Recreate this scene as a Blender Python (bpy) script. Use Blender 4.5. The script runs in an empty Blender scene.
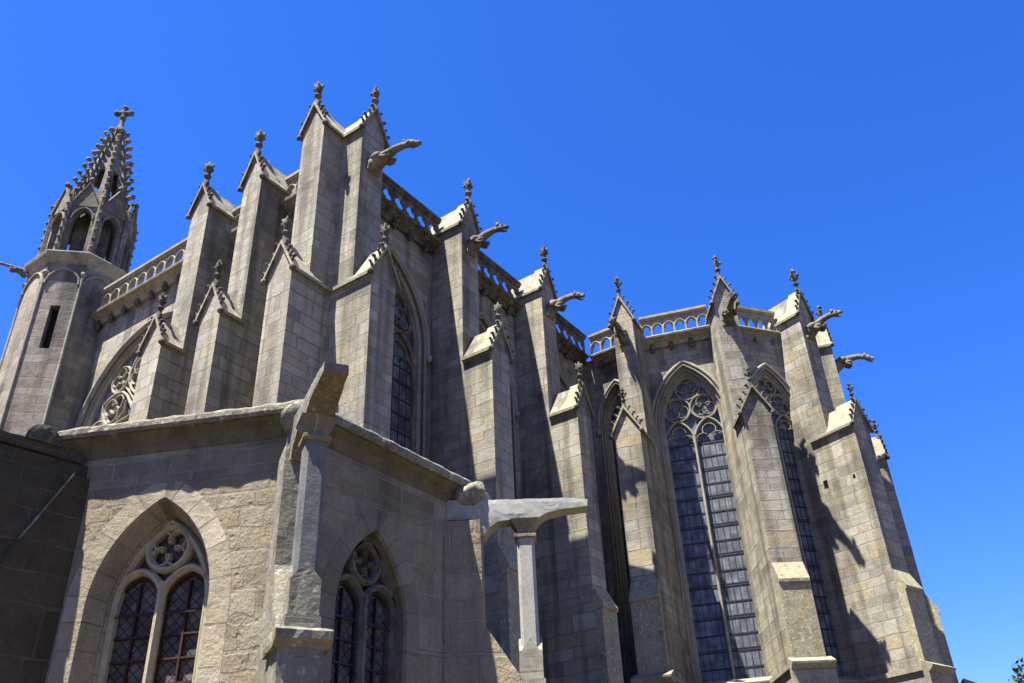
import bpy, bmesh, math, random
from mathutils import Vector, Matrix, noise
random.seed(7)
SC = bpy.context.scene
COL = SC.collection
R = math.radians

# ------------------------------------------------------------------ camera, sky, sun, exposure
CAM = Vector((-14.181, -15.544, 1.6))
cd = bpy.data.cameras.new('camera'); cam = bpy.data.objects.new('camera', cd); COL.objects.link(cam)
rx = Vector((0.57941, -0.81411, -0.0388)); ry = Vector((-0.41515, -0.33576, 0.84553)); rz = Vector((-0.70138, -0.4738, -0.53252))
M = Matrix((rx, ry, rz)).transposed().to_4x4(); M.translation = CAM
cam.matrix_world = M
cd.sensor_width = 36; cd.lens = 900 / 1024 * 36; cd.clip_end = 3000; cd.clip_start = .05
SC.camera = cam
SUN = Vector((-0.385, 0.130, 1.0)).normalized()
w = bpy.data.worlds.new('World'); SC.world = w; w.use_nodes = True
nt = w.node_tree; nt.nodes.clear()
sky = nt.nodes.new('ShaderNodeTexSky'); sky.sky_type = 'NISHITA'; sky.sun_disc = False
sky.sun_elevation = math.asin(SUN.z); sky.sun_rotation = math.atan2(SUN.x, SUN.y)
sky.altitude = 300; sky.air_density = 1.0; sky.dust_density = 0.25; sky.ozone_density = 4.0
sp_ = nt.nodes.new('ShaderNodeSeparateColor'); cb_ = nt.nodes.new('ShaderNodeCombineColor'); nt.links.new(sky.outputs[0], sp_.inputs[0])
for i_, (k_, p_) in enumerate(((.235, 1.75), (.525, 1.2), (.99, 1.22))):     # deep polarised blue
    a_ = nt.nodes.new('ShaderNodeMath'); a_.operation = 'POWER'; a_.inputs[1].default_value = p_
    m_ = nt.nodes.new('ShaderNodeMath'); m_.operation = 'MULTIPLY'; m_.inputs[1].default_value = k_
    nt.links.new(sp_.outputs[i_], a_.inputs[0]); nt.links.new(a_.outputs[0], m_.inputs[0]); nt.links.new(m_.outputs[0], cb_.inputs[i_])
bg = nt.nodes.new('ShaderNodeBackground'); bg.inputs[1].default_value = 0.053
wo = nt.nodes.new('ShaderNodeOutputWorld')
nt.links.new(cb_.outputs[0], bg.inputs[0]); nt.links.new(bg.outputs[0], wo.inputs[0])
sl = bpy.data.lights.new('sun', 'SUN'); sl.energy = 5.0; sl.angle = R(.5); sl.color = (1, .975, .925)
so = bpy.data.objects.new('sun', sl); COL.objects.link(so)
so.rotation_euler = SUN.to_track_quat('Z', 'Y').to_euler(); so.location = (-20, 0, 40)
SC.view_settings.view_transform = 'Standard'; SC.view_settings.look = 'None'
SC.view_settings.exposure = 2.13; SC.view_settings.gamma = 1.0
SC.render.engine = 'CYCLES'
SC.cycles.max_bounces = 6; SC.cycles.diffuse_bounces = 2

# ------------------------------------------------------------------ materials
def nodes(name):
    m = bpy.data.materials.new(name); m.use_nodes = True
    t = m.node_tree; b = t.nodes['Principled BSDF']; b.inputs['Specular IOR Level'].default_value = .2
    return m, t, b
def N(t, k, **kw):
    n = t.nodes.new(k)
    for a, v in kw.items():
        if a.startswith('i_'): n.inputs[a[2:].replace('_', ' ')].default_value = v
        else: setattr(n, a, v)
    return n
def math_(t, op, a, b=None, c=None):
    n = t.nodes.new('ShaderNodeMath'); n.operation = op
    for i, x in enumerate((a, b, c)):
        if x is None: continue
        if isinstance(x, (int, float)): n.inputs[i].default_value = x
        else: t.links.new(x, n.inputs[i])
    return n.outputs[0]
def ramp(t, src, stops, interp='LINEAR'):
    n = t.nodes.new('ShaderNodeValToRGB'); n.color_ramp.interpolation = interp
    e = n.color_ramp.elements
    while len(e) < len(stops): e.new(.5)
    for k, (p, c) in zip(e, stops): k.position = p; k.color = (*c, 1)
    t.links.new(src, n.inputs[0]); return n.outputs[0]
def mixc(t, mode, fac, a, b):
    n = t.nodes.new('ShaderNodeMix'); n.data_type = 'RGBA'; n.blend_type = mode
    for s, x in ((n.inputs[0], fac), (n.inputs[6], a), (n.inputs[7], b)):
        if isinstance(x, (int, float)): s.default_value = x
        elif isinstance(x, tuple): s.default_value = (*x, 1) if len(x) == 3 else x
        else: t.links.new(x, s)
    return n.outputs[2]
ALB = (.57, .565, .505)
def stone(name, cols, bw=.72, bh=.31, mortar=.012, mcol=(.30, .27, .22), bump=.5, rough_amt=.25, stain=.5,
          warp=.05, blocks=True, lichen=0.0, grain=18.0, pits=0.0, streak=.4, mvis=.7, bdist=.06, wsc=1.7):
    cols = [tuple(x * a_ for x, a_ in zip(c_, ALB)) for c_ in cols]; mcol = tuple(x * a_ for x, a_ in zip(mcol, ALB))
    m, t, b = nodes(name)
    uv = N(t, 'ShaderNodeUVMap', uv_map='UV'); geo = N(t, 'ShaderNodeNewGeometry')
    pos = geo.outputs['Position']
    nw = N(t, 'ShaderNodeTexNoise', noise_dimensions='3D'); nw.inputs['Scale'].default_value = wsc; nw.inputs['Detail'].default_value = 3
    t.links.new(pos, nw.inputs['Vector'])
    big = N(t, 'ShaderNodeTexNoise'); big.inputs['Scale'].default_value = .35; big.inputs['Detail'].default_value = 6; big.inputs['Roughness'].default_value = .65
    t.links.new(pos, big.inputs['Vector'])
    fine = N(t, 'ShaderNodeTexNoise'); fine.inputs['Scale'].default_value = grain; fine.inputs['Detail'].default_value = 8; fine.inputs['Roughness'].default_value = .7
    t.links.new(pos, fine.inputs['Vector'])
    med = N(t, 'ShaderNodeTexNoise'); med.inputs['Scale'].default_value = 3.3; med.inputs['Detail'].default_value = 7; med.inputs['Roughness'].default_value = .62
    t.links.new(pos, med.inputs['Vector'])
    h = None
    if blocks:
        sep = N(t, 'ShaderNodeSeparateXYZ'); t.links.new(uv.outputs[0], sep.inputs[0])
        # uneven course heights and block lengths
        s1 = math_(t, 'SINE', math_(t, 'MULTIPLY', sep.outputs[1], 1.9))
        s2 = math_(t, 'SINE', math_(t, 'MULTIPLY', sep.outputs[1], 4.7))
        v2 = math_(t, 'ADD', sep.outputs[1], math_(t, 'ADD', math_(t, 'MULTIPLY', s1, .14), math_(t, 'MULTIPLY', s2, .055)))
        u1 = math_(t, 'SINE', math_(t, 'MULTIPLY', sep.outputs[0], 2.3))
        u2 = math_(t, 'ADD', sep.outputs[0], math_(t, 'MULTIPLY', u1, .13))
        wx = math_(t, 'MULTIPLY', math_(t, 'SUBTRACT', nw.outputs[0], .5), warp)
        cmb = N(t, 'ShaderNodeCombineXYZ')
        t.links.new(math_(t, 'ADD', u2, wx), cmb.inputs[0]); t.links.new(math_(t, 'ADD', v2, wx), cmb.inputs[1])
        br = N(t, 'ShaderNodeTexBrick', offset=.47, offset_frequency=2, squash=1.45, squash_frequency=3)
        br.inputs['Scale'].default_value = 1; br.inputs['Mortar Size'].default_value = mortar; br.inputs['Mortar Smooth'].default_value = .35
        br.inputs['Brick Width'].default_value = bw; br.inputs['Row Height'].default_value = bh
        br.inputs['Color1'].default_value = (0, 0, 0, 1); br.inputs['Color2'].default_value = (1, 1, 1, 1); br.inputs['Mortar'].default_value = (.5, .5, .5, 1)
        t.links.new(cmb.outputs[0], br.inputs['Vector'])
        n_ = len(cols)
        c = ramp(t, br.outputs['Color'], [(i / (n_ - 1), k) for i, k in enumerate(cols)])
        mort = br.outputs['Fac']
    else:
        c = ramp(t, med.outputs[0], [(.3 + .4 * i / (len(cols) - 1), k) for i, k in enumerate(cols)])
        mort = None
    c = mixc(t, 'MULTIPLY', 1.0, c, ramp(t, fine.outputs[0], [(.25, (.72, .71, .7)), (.6, (1.04, 1.04, 1.04)), (.8, (1.16, 1.15, 1.12))]))
    c = mixc(t, 'MULTIPLY', .9, c, ramp(t, med.outputs[0], [(.3, (.84, .83, .81)), (.55, (1.0, 1.0, 1.0)), (.75, (1.08, 1.06, 1.02))]))
    c = mixc(t, 'MULTIPLY', stain, c, ramp(t, big.outputs[0], [(.32, (.42, .41, .40)), (.47, (.92, .92, .92)), (.68, (1.14, 1.10, 1.02))]))
    # rain streaks running down the faces
    mp = N(t, 'ShaderNodeMapping'); mp.inputs['Scale'].default_value = (2.2, 2.2, .14)
    t.links.new(pos, mp.inputs['Vector'])
    st = N(t, 'ShaderNodeTexNoise'); st.inputs['Scale'].default_value = 1.0; st.inputs['Detail'].default_value = 5; t.links.new(mp.outputs[0], st.inputs['Vector'])
    c = mixc(t, 'MULTIPLY', streak, c, ramp(t, st.outputs[0], [(.36, (.42, .41, .4)), (.52, (1, 1, 1))]))
    if mort is not None: c = mixc(t, 'MIX', math_(t, 'MULTIPLY', mort, ramp(t, nw.outputs[0], [(.35, (mvis * .25,) * 3), (.65, (mvis,) * 3)])), c, mcol)
    if lichen:
        li = N(t, 'ShaderNodeTexNoise'); li.inputs['Scale'].default_value = 9; li.inputs['Detail'].default_value = 9; li.inputs['Roughness'].default_value = .75
        t.links.new(pos, li.inputs['Vector'])
        f = ramp(t, li.outputs[0], [(.56, (0, 0, 0)), (.62, (1, 1, 1))])
        c = mixc(t, 'MIX', math_(t, 'MULTIPLY', f, lichen), c, (.46, .44, .37))
        li2 = N(t, 'ShaderNodeTexNoise'); li2.inputs['Scale'].default_value = 5; li2.inputs['Detail'].default_value = 8; li2.inputs['Roughness'].default_value = .7
        t.links.new(pos, li2.inputs['Vector'])
        f = ramp(t, li2.outputs[0], [(.58, (0, 0, 0)), (.66, (1, 1, 1))])
        c = mixc(t, 'MIX', math_(t, 'MULTIPLY', f, lichen * .8), c, (.42, .27, .09))
    t.links.new(c, b.inputs['Base Color']); b.inputs['Roughness'].default_value = .92
    hh = math_(t, 'ADD', math_(t, 'MULTIPLY', fine.outputs[0], rough_amt), math_(t, 'MULTIPLY', med.outputs[0], rough_amt * 2.2))
    if mort is not None:
        hh = math_(t, 'SUBTRACT', hh, math_(t, 'MULTIPLY', mort, .5))
        hh = math_(t, 'ADD', hh, math_(t, 'MULTIPLY', math_(t, 'FRACT', math_(t, 'MULTIPLY', ramp_fac(t, br), 7.3)), .16))
    if pits:
        vo = N(t, 'ShaderNodeTexVoronoi'); vo.inputs['Scale'].default_value = 7; t.links.new(pos, vo.inputs['Vector'])
        f = ramp(t, math_(t, 'ADD', vo.outputs['Distance'], math_(t, 'MULTIPLY', med.outputs[0], .9)), [(.5, (0, 0, 0)), (.72, (1, 1, 1))])
        hh = math_(t, 'ADD', hh, math_(t, 'MULTIPLY', f, pits))
    bp = N(t, 'ShaderNodeBump'); bp.inputs['Strength'].default_value = bump; bp.inputs['Distance'].default_value = bdist
    t.links.new(hh, bp.inputs['Height']); t.links.new(bp.outputs[0], b.inputs['Normal'])
    return m
def ramp_fac(t, br):
    n = t.nodes.new('ShaderNodeRGBToBW'); t.links.new(br.outputs['Color'], n.inputs[0]); return n.outputs[0]

ASH = stone('ashlar_sandstone', [(.28, .255, .215), (.41, .38, .31), (.47, .435, .36), (.33, .305, .26), (.48, .40, .28), (.39, .37, .33), (.52, .49, .41), (.43, .40, .33)], stain=.8, streak=.8, bump=.8, mortar=.02, mcol=(.19, .17, .14), warp=.09, mvis=.48, bw=.66, bh=.34)
ASH_SM = stone('dressed_sandstone', [(.36, .335, .285), (.40, .37, .31), (.34, .31, .26), (.43, .395, .32)], bw=.9, bh=.42, mortar=.018, mcol=(.2, .18, .15), stain=.6, streak=.25, bump=.35, rough_amt=.15)
TRIM = stone('carved_sandstone', [(.36, .335, .28), (.42, .385, .315), (.46, .43, .36)], blocks=False, stain=.4, bump=.5, streak=.2)
DARK = stone('blackened_and_shade_dark_sandstone', [(.07, .06, .05), (.14, .125, .10), (.24, .215, .17)], blocks=False, stain=.6, bump=.9, streak=.3, lichen=.25, rough_amt=.4)  # blackened stone; on the transept side balustrade it also paints in shade
WEA = stone('yellow_lichened_weathering', [(.33, .29, .19), (.43, .38, .25), (.38, .34, .24)], blocks=False, stain=.5, bump=.7, streak=.3, lichen=.6)
CAPM = stone('weathered_cap_stone', [(.33, .30, .235), (.40, .36, .27), (.44, .41, .33)], blocks=False, stain=.5, bump=.6, streak=.3, lichen=.3)
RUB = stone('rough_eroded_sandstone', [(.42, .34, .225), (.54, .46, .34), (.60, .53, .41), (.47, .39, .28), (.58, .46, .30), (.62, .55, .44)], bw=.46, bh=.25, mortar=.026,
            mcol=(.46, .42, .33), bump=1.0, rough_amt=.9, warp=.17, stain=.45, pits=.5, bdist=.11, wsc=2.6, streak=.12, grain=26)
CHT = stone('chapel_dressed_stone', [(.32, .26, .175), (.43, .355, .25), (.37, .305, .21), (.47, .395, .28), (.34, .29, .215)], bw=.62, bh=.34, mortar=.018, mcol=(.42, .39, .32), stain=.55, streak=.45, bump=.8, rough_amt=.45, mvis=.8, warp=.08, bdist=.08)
VOU_SHADE = stone('shaded_voussoir_stone', [(.30, .25, .18), (.37, .31, .22), (.33, .27, .20), (.40, .34, .25), (.34, .29, .22)], bw=.29, bh=4.0, mortar=.014, mcol=(.2, .17, .12), warp=.03, stain=.4, streak=.2, bump=.8, rough_amt=.5, mvis=.9, grain=24)  # darker copy of the voussoir stone, shade painted into its colours
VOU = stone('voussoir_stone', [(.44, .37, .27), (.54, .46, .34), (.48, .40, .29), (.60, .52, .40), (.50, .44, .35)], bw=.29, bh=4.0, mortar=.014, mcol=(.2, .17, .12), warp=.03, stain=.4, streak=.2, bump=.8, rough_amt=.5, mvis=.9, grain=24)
PIER = stone('lichened_pier_stone', [(.24, .22, .18), (.34, .31, .25), (.29, .265, .21)], bw=.8, bh=.5, bump=.9, rough_amt=.5, lichen=.35, stain=.5, streak=.4)
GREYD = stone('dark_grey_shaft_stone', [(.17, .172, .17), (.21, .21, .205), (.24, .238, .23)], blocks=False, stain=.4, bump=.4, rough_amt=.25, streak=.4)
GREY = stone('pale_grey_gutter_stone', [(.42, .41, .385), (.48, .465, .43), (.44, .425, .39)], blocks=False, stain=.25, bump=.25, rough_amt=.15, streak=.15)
SOOT_SHADE = stone('soot_and_shade_dark_ashlar', [(.12, .09, .055), (.20, .155, .10), (.15, .115, .075), (.23, .18, .115)], bw=.7, bh=.38, mortar=.02, mcol=(.24, .20, .14), mvis=.9, bump=1, rough_amt=.8, stain=.7, warp=.1, bdist=.1)  # sooty masonry with the wall's shade painted into the base colours
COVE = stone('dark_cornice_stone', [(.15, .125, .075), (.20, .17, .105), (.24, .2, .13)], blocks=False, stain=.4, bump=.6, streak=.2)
SLAB = stone('lichened_cornice_slab', [(.24, .21, .16), (.33, .30, .235), (.42, .39, .32)], blocks=False, stain=.5, bump=1.0, rough_amt=.6, lichen=.6, streak=.2)
TURR = stone('reddish_turret_ashlar', [(.24, .205, .175), (.35, .305, .255), (.42, .38, .32), (.30, .245, .205), (.39, .33, .265), (.46, .42, .355)], bw=.62, bh=.36, mortar=.018, mcol=(.2, .18, .15), stain=.8, streak=.8, bump=.7, mvis=.5, warp=.08)
SPIRE = stone('weathered_spire_stone', [(.19, .165, .135), (.27, .24, .195), (.33, .30, .25)], bw=.5, bh=.3, mortar=.015, mcol=(.14, .12, .1), stain=.6, bump=.8, streak=.4)
GARGM = stone('weathered_gargoyle_shaded_tracery_stone', [(.16, .145, .12), (.27, .245, .2), (.36, .335, .275)], blocks=False, stain=.8, bump=1, rough_amt=.6, streak=.4)  # weathered gargoyle tone, doubles as painted shade on sunless window tracery
CREAM = stone('cream_tracery_stone', [(.52, .44, .31), (.58, .50, .36), (.55, .47, .34)], blocks=False, stain=.1, bump=.25, rough_amt=.12, streak=.05)

def glassmat(name, col, scl, line, linecol, rough=.35, diamond=False, spec=.5):
    m, t, b = nodes(name)
    uv = N(t, 'ShaderNodeUVMap', uv_map='UV')
    mp = N(t, 'ShaderNodeMapping'); t.links.new(uv.outputs[0], mp.inputs[0])
    if diamond: mp.inputs['Rotation'].default_value = (0, 0, R(45))
    br = N(t, 'ShaderNodeTexBrick', offset=0 if diamond else .0); br.inputs['Scale'].default_value = 1
    br.inputs['Brick Width'].default_value = scl[0]; br.inputs['Row Height'].default_value = scl[1]; br.inputs['Mortar Size'].default_value = line
    br.inputs['Color1'].default_value = (*[x * .7 for x in col], 1); br.inputs['Color2'].default_value = (*[x * 1.25 for x in col], 1); br.inputs['Mortar'].default_value = (*linecol, 1)
    t.links.new(mp.outputs[0], br.inputs['Vector'])
    nz = N(t, 'ShaderNodeTexNoise'); nz.inputs['Scale'].default_value = 2.5; nz.inputs['Detail'].default_value = 5
    t.links.new(uv.outputs[0], nz.inputs['Vector'])
    c = mixc(t, 'MULTIPLY', 1, br.outputs['Color'], ramp(t, nz.outputs[0], [(.35, (.5, .5, .5)), (.65, (1.3, 1.3, 1.3))]))
    t.links.new(c, b.inputs['Base Color']); b.inputs['Roughness'].default_value = rough; b.inputs['Specular IOR Level'].default_value = spec
    bp = N(t, 'ShaderNodeBump'); bp.inputs['Strength'].default_value = .5; bp.inputs['Distance'].default_value = .02
    hgt = math_(t, 'ADD', br.outputs['Fac'], math_(t, 'MULTIPLY', nz.outputs[0], .6))
    t.links.new(hgt, bp.inputs['Height']); t.links.new(bp.outputs[0], b.inputs['Normal'])
    return m
GLASS = glassmat('leaded_glass', (.08, .088, .093), (.15, .27), .006, (.03, .033, .037), .5, spec=.35)
GLASS_TR = glassmat('traceried_glass', (.15, .16, .17), (.2, .13), .01, (.02, .022, .026), .4)
GLASS_CH = glassmat('diamond_quarry_glass', (.085, .07, .052), (.11, .11), .008, (.02, .014, .010), .6, True, spec=.2)
def flat(name, col, rough=.6, metal=0):
    m, t, b = nodes(name)
    nz = N(t, 'ShaderNodeTexNoise'); nz.inputs['Scale'].default_value = 14; nz.inputs['Detail'].default_value = 5
    geo = N(t, 'ShaderNodeNewGeometry'); t.links.new(geo.outputs['Position'], nz.inputs['Vector'])
    t.links.new(ramp(t, nz.outputs[0], [(.3, tuple(x * .65 for x in col)), (.7, tuple(x * 1.3 for x in col))]), b.inputs['Base Color'])
    b.inputs['Roughness'].default_value = rough; b.inputs['Metallic'].default_value = metal; return m
IRON = flat('black_iron', (.02, .021, .024), .6)
RUST = flat('red_brown_painted_iron', (.035, .014, .010), .6)
VOID = flat('unlit_interior', (.012, .011, .010), .9)
LEAD = flat('grey_roof_lead', (.18, .18, .18), .6)

# ------------------------------------------------------------------ object helpers
def tag(o, label=None, cat=None, group=None, kind=None):
    if label: o['label'] = label
    if cat: o['category'] = cat
    if group: o['group'] = group
    if kind: o['kind'] = kind
    return o
def empty(name, loc=(0, 0, 0)):
    o = bpy.data.objects.new(name, None); o.location = loc; COL.objects.link(o); o.empty_display_size = .3; return o
def wloc(o):
    l = Vector((0, 0, 0))
    while o: l += o.location; o = o.parent
    return l
class MB:
    def __init__(s): s.v = []; s.f = []; s.sm = []
    def add(s, vs, fs, smooth=False):
        k = len(s.v); s.v += [tuple(v) for v in vs]
        for f in fs: s.f.append([k + i for i in f]); s.sm.append(smooth)
    def build(s, name, mat, parent=None, loc=None, solid=False):
        me = bpy.data.meshes.new(name)
        org = Vector(loc) if loc is not None else Vector((0, 0, 0))
        me.from_pydata([Vector(v) - org for v in s.v], [], s.f)
        bm = bmesh.new(); bm.from_mesh(me)
        if solid: bmesh.ops.recalc_face_normals(bm, faces=bm.faces)
        uvl = bm.loops.layers.uv.new('UV')
        for f in bm.faces:
            n = f.normal
            if abs(n.z) < .75 and (abs(n.x) + abs(n.y)) > 1e-5:
                t = Vector((-n.y, n.x, 0)).normalized()
                for l in f.loops: p = l.vert.co + org; l[uvl].uv = (p.dot(t), p.z)
            else:
                for l in f.loops: p = l.vert.co + org; l[uvl].uv = (p.x, p.y)
        bm.to_mesh(me); bm.free()
        for p, sm in zip(me.polygons, s.sm): p.use_smooth = sm
        me.materials.append(mat)
        o = bpy.data.objects.new(name, me); COL.objects.link(o)
        if parent is not None: o.parent = parent; o.location = org - wloc(parent)
        else: o.location = org
        return o
class Fr:
    """local frame on a wall: t along it, d outward, z up"""
    def __init__(s, o, n, o3=0):
        s.o = Vector((o[0], o[1], 0)); n = Vector((n[0], n[1], 0)).normalized(); s.n = n
        s.t = Vector((-n.y, n.x, 0))   # right-handed: t x z = n
    def __call__(s, t, d, z): return s.o + s.t * t + s.n * d + Vector((0, 0, z))
    def sub(s, t, d=0):
        p = s(t, d, 0); return Fr((p.x, p.y), (s.n.x, s.n.y))
def box(mb, fr, t0, t1, d0, d1, z0, z1, skip=()):
    c = [(t0, d0, z0), (t1, d0, z0), (t1, d1, z0), (t0, d1, z0), (t0, d0, z1), (t1, d0, z1), (t1, d1, z1), (t0, d1, z1)]
    mb.add([fr(*p) for p in c], [(0, 3, 2, 1), (4, 5, 6, 7), (0, 1, 5, 4), (3, 7, 6, 2), (0, 4, 7, 3), (1, 2, 6, 5)])
def prism_d(mb, fr, poly, d0, d1):
    """polygon in (t,z) extruded along d"""
    n = len(poly)
    mb.add([fr(t, d0, z) for t, z in poly] + [fr(t, d1, z) for t, z in poly],
           [tuple(range(n)), tuple(range(2 * n - 1, n - 1, -1))] + [(i, n + i, n + (i + 1) % n, (i + 1) % n) for i in range(n)])
def prism_t(mb, fr, poly, t0, t1):
    """polygon in (d,z) extruded along t"""
    n = len(poly)
    mb.add([fr(t0, d, z) for d, z in poly] + [fr(t1, d, z) for d, z in poly],
           [tuple(range(n)), tuple(range(2 * n - 1, n - 1, -1))] + [(i, n + i, n + (i + 1) % n, (i + 1) % n) for i in range(n)])
def arch(w_, zs, rise, n=9):
    """pointed arch points from left springing to right springing, half width w_"""
    c = max((rise * rise - w_ * w_) / (2 * w_), 0.0); rad = w_ + c
    a1 = math.atan2(rise, c)
    L = [(c - rad * math.cos(a1 * i / n), zs + rad * math.sin(a1 * i / n)) for i in range(n + 1)]
    return L + [(-x, z) for x, z in reversed(L[:-1])]
def arch_c(w_, zs, c, n=9):
    rad = w_ + c
    if c <= 1e-4: a1 = math.pi / 2
    else: a1 = math.acos(min(1, c / rad))
    L = [(c - rad * math.cos(a1 * i / n), zs + rad * math.sin(a1 * i / n)) for i in range(n + 1)]
    return L + [(-x, z) for x, z in reversed(L[:-1])]
def sweep(mb, fr, pts, hw, d0, d1, closed=False, cham=.4):
    """bar of half width hw following pts (t,z); hexagonal section, front at d1"""
    n = len(pts); rings = []
    for i, p in enumerate(pts):
        a = pts[i - 1] if (i > 0 or closed) else p; b_ = pts[(i + 1) % n] if (i < n - 1 or closed) else p
        dx, dz = b_[0] - a[0], b_[1] - a[1]; l = math.hypot(dx, dz) or 1; nx, nz = -dz / l, dx / l
        dm = d1 - (d1 - d0) * cham; k = hw * .35
        rings.append([fr(p[0] + nx * s, d, p[1] + nz * s) for s, d in ((-hw, d0), (-hw, dm), (-k, d1), (k, d1), (hw, dm), (hw, d0))])
    vs = [v for r in rings for v in r]; fs = []
    for i in range(n if closed else n - 1):
        j = (i + 1) % n
        for k in range(6): fs.append((i * 6 + k, i * 6 + (k + 1) % 6, j * 6 + (k + 1) % 6, j * 6 + k))
    if not closed: fs += [tuple(range(5, -1, -1)), tuple((n - 1) * 6 + k for k in range(6))]
    mb.add(vs, fs)
def tube(mb, pts, r, sides=7, smooth=True, cap=True):
    rings = []; n = len(pts); pts = [Vector(p) for p in pts]
    rr = r if isinstance(r, (list, tuple)) else [r] * n
    for i, p in enumerate(pts):
        d = (pts[min(i + 1, n - 1)] - pts[max(i - 1, 0)]).normalized()
        up = Vector((0, 0, 1)) if abs(d.z) < .9 else Vector((1, 0, 0))
        x = d.cross(up).normalized(); y = x.cross(d)
        rings.append([p + (x * math.cos(2 * math.pi * k / sides) + y * math.sin(2 * math.pi * k / sides)) * rr[i] for k in range(sides)])
    vs = [v for q in rings for v in q]
    fs = [(i * sides + k, i * sides + (k + 1) % sides, (i + 1) * sides + (k + 1) % sides, (i + 1) * sides + k) for i in range(n - 1) for k in range(sides)]
    mb.add(vs, fs, smooth)
    if cap: mb.add(rings[0], [tuple(range(sides - 1, -1, -1))]); mb.add(rings[-1], [tuple(range(sides))])
def lathe(mb, c, prof, sides=10, smooth=True, lobes=0, amp=0):
    c = Vector(c); rings = []
    for r, z in prof:
        rings.append([c + Vector((math.cos(a) * r * (1 + amp * math.cos(lobes * a)), math.sin(a) * r * (1 + amp * math.cos(lobes * a)), z)) for a in (2 * math.pi * k / sides for k in range(sides))])
    vs = [v for q in rings for v in q]; n = len(prof)
    mb.add(vs, [(i * sides + k, i * sides + (k + 1) % sides, (i + 1) * sides + (k + 1) % sides, (i + 1) * sides + k) for i in range(n - 1) for k in range(sides)], smooth)
    mb.add(rings[-1], [tuple(range(sides))]); mb.add(rings[0], [tuple(range(sides - 1, -1, -1))])
def blob(mb, c, r, seed=0, sub=1, sq=(1, 1, 1)):
    bm = bmesh.new(); bmesh.ops.create_icosphere(bm, subdivisions=sub, radius=1)
    c = Vector(c); vs = []
    for v in bm.verts:
        k = 1 + .35 * noise.noise(v.co * 1.7 + Vector((seed * 3.1, seed, 0)))
        vs.append(c + Vector((v.co.x * sq[0], v.co.y * sq[1], v.co.z * sq[2])) * r * k)
    mb.add(vs, [tuple(v.index for v in f.verts) for f in bm.faces], True); bm.free()
def roughen(o, size=.08, amp=.02, scale=3.0, edge=True):
    """cut a mesh finely and wear its surface"""
    me = o.data; bm = bmesh.new(); bm.from_mesh(me)
    bmesh.ops.remove_doubles(bm, verts=bm.verts, dist=1e-4)
    for _ in range(6):
        es = [e for e in bm.edges if e.calc_length() > size * 1.6]
        if not es or len(bm.verts) > 60000: break
        bmesh.ops.subdivide_edges(bm, edges=es, cuts=1, use_grid_fill=True)
        bmesh.ops.triangulate(bm, faces=[f for f in bm.faces if len(f.verts) > 4])
    bm.normal_update(); org = wloc(o)
    for v in bm.verts:
        p = v.co + org
        k = noise.fractal(p * scale, .9, 2.1, 4)
        e = 0
        if edge:
            fs = v.link_faces
            if len(fs) > 1 and min(fs[0].normal.dot(f.normal) for f in fs) < .7: e = -amp * (.8 + 1.6 * max(0, noise.noise(p * scale * 2.3)))
        v.co += v.normal * (k * amp + e)
    bm.to_mesh(me); bm.free()

# ------------------------------------------------------------------ masonry builders
def wall_arch(mb, fr, t0, t1, z0, z1, tc, wo_, zsill, zs, c, depth, win, n=9, back=True, thick=.0):
    """wall face with a pointed opening whose jambs step back to half width win at -depth (splayed)"""
    out = arch_c(wo_, zs, c, n)
    pts = [(-wo_, zsill)] + out + [(wo_, zsill)]
    P = [(tc + x, z) for x, z in pts]
    # face pieces
    mb.add([fr(t0, 0, z0), fr(P[0][0], 0, z0), fr(P[0][0], 0, zs), fr(P[0][0], 0, z1), fr(t0, 0, z1)], [(0, 1, 2, 3, 4)])
    mb.add([fr(P[-1][0], 0, z0), fr(t1, 0, z0), fr(t1, 0, z1), fr(P[-1][0], 0, z1), fr(P[-1][0], 0, zs)], [(0, 1, 2, 3, 4)])
    if zsill > z0: mb.add([fr(P[0][0], 0, z0), fr(P[-1][0], 0, z0), fr(P[-1][0], 0, zsill), fr(P[0][0], 0, zsill)], [(0, 1, 2, 3)])
    for a, b_ in zip(P[1:-2], P[2:-1]):
        mb.add([fr(a[0], 0, a[1]), fr(b_[0], 0, b_[1]), fr(b_[0], 0, z1), fr(a[0], 0, z1)], [(0, 1, 2, 3)])
def reveal(mb, fr, tc, steps, zsill, zs, c, n=9, sill_slope=.35):
    """loft through profiles [(half width, d), ...] sharing arch centres"""
    w0 = steps[0][0]; rings = []
    for wi, d in steps:
        a = arch_c(wi, zs, max(c + (w0 - wi) * 0 + c * 0, 0), n) if False else arch_c(wi, zs, c, n)
        # keep concentric: centres fixed, radius shrinks with the half width
        pts = [(-wi, zsill + (w0 - wi) * sill_slope)] + a + [(wi, zsill + (w0 - wi) * sill_slope)]
        rings.append([fr(tc + x, d, z) for x, z in pts])
    m = len(rings[0]); vs = [v for r_ in rings for v in r_]
    fs = [(i * m + k, (i + 1) * m + k, (i + 1) * m + k + 1, i * m + k + 1) for i in range(len(rings) - 1) for k in range(m - 1)]
    fs += [(i * m + m - 1, (i + 1) * m + m - 1, (i + 1) * m, i * m) for i in range(len(rings) - 1)]
    mb.add(vs, fs)
def fillarch(mb, fr, tc, wi, zsill, zs, c, d, n=9):
    a = arch_c(wi, zs, c, n); pts = [(-wi, zsill)] + a + [(wi, zsill)]
    mid = [fr(tc, d, z) for x, z in pts]
    # fan of quads down to the sill so it is a clean sheet
    for p, q in zip(pts[:-1], pts[1:]):
        if abs(p[0] - q[0]) < 1e-6: continue
        mb.add([fr(tc + p[0], d, zsill), fr(tc + q[0], d, zsill), fr(tc + q[0], d, q[1]), fr(tc + p[0], d, p[1])], [(0, 1, 2, 3)])
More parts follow.
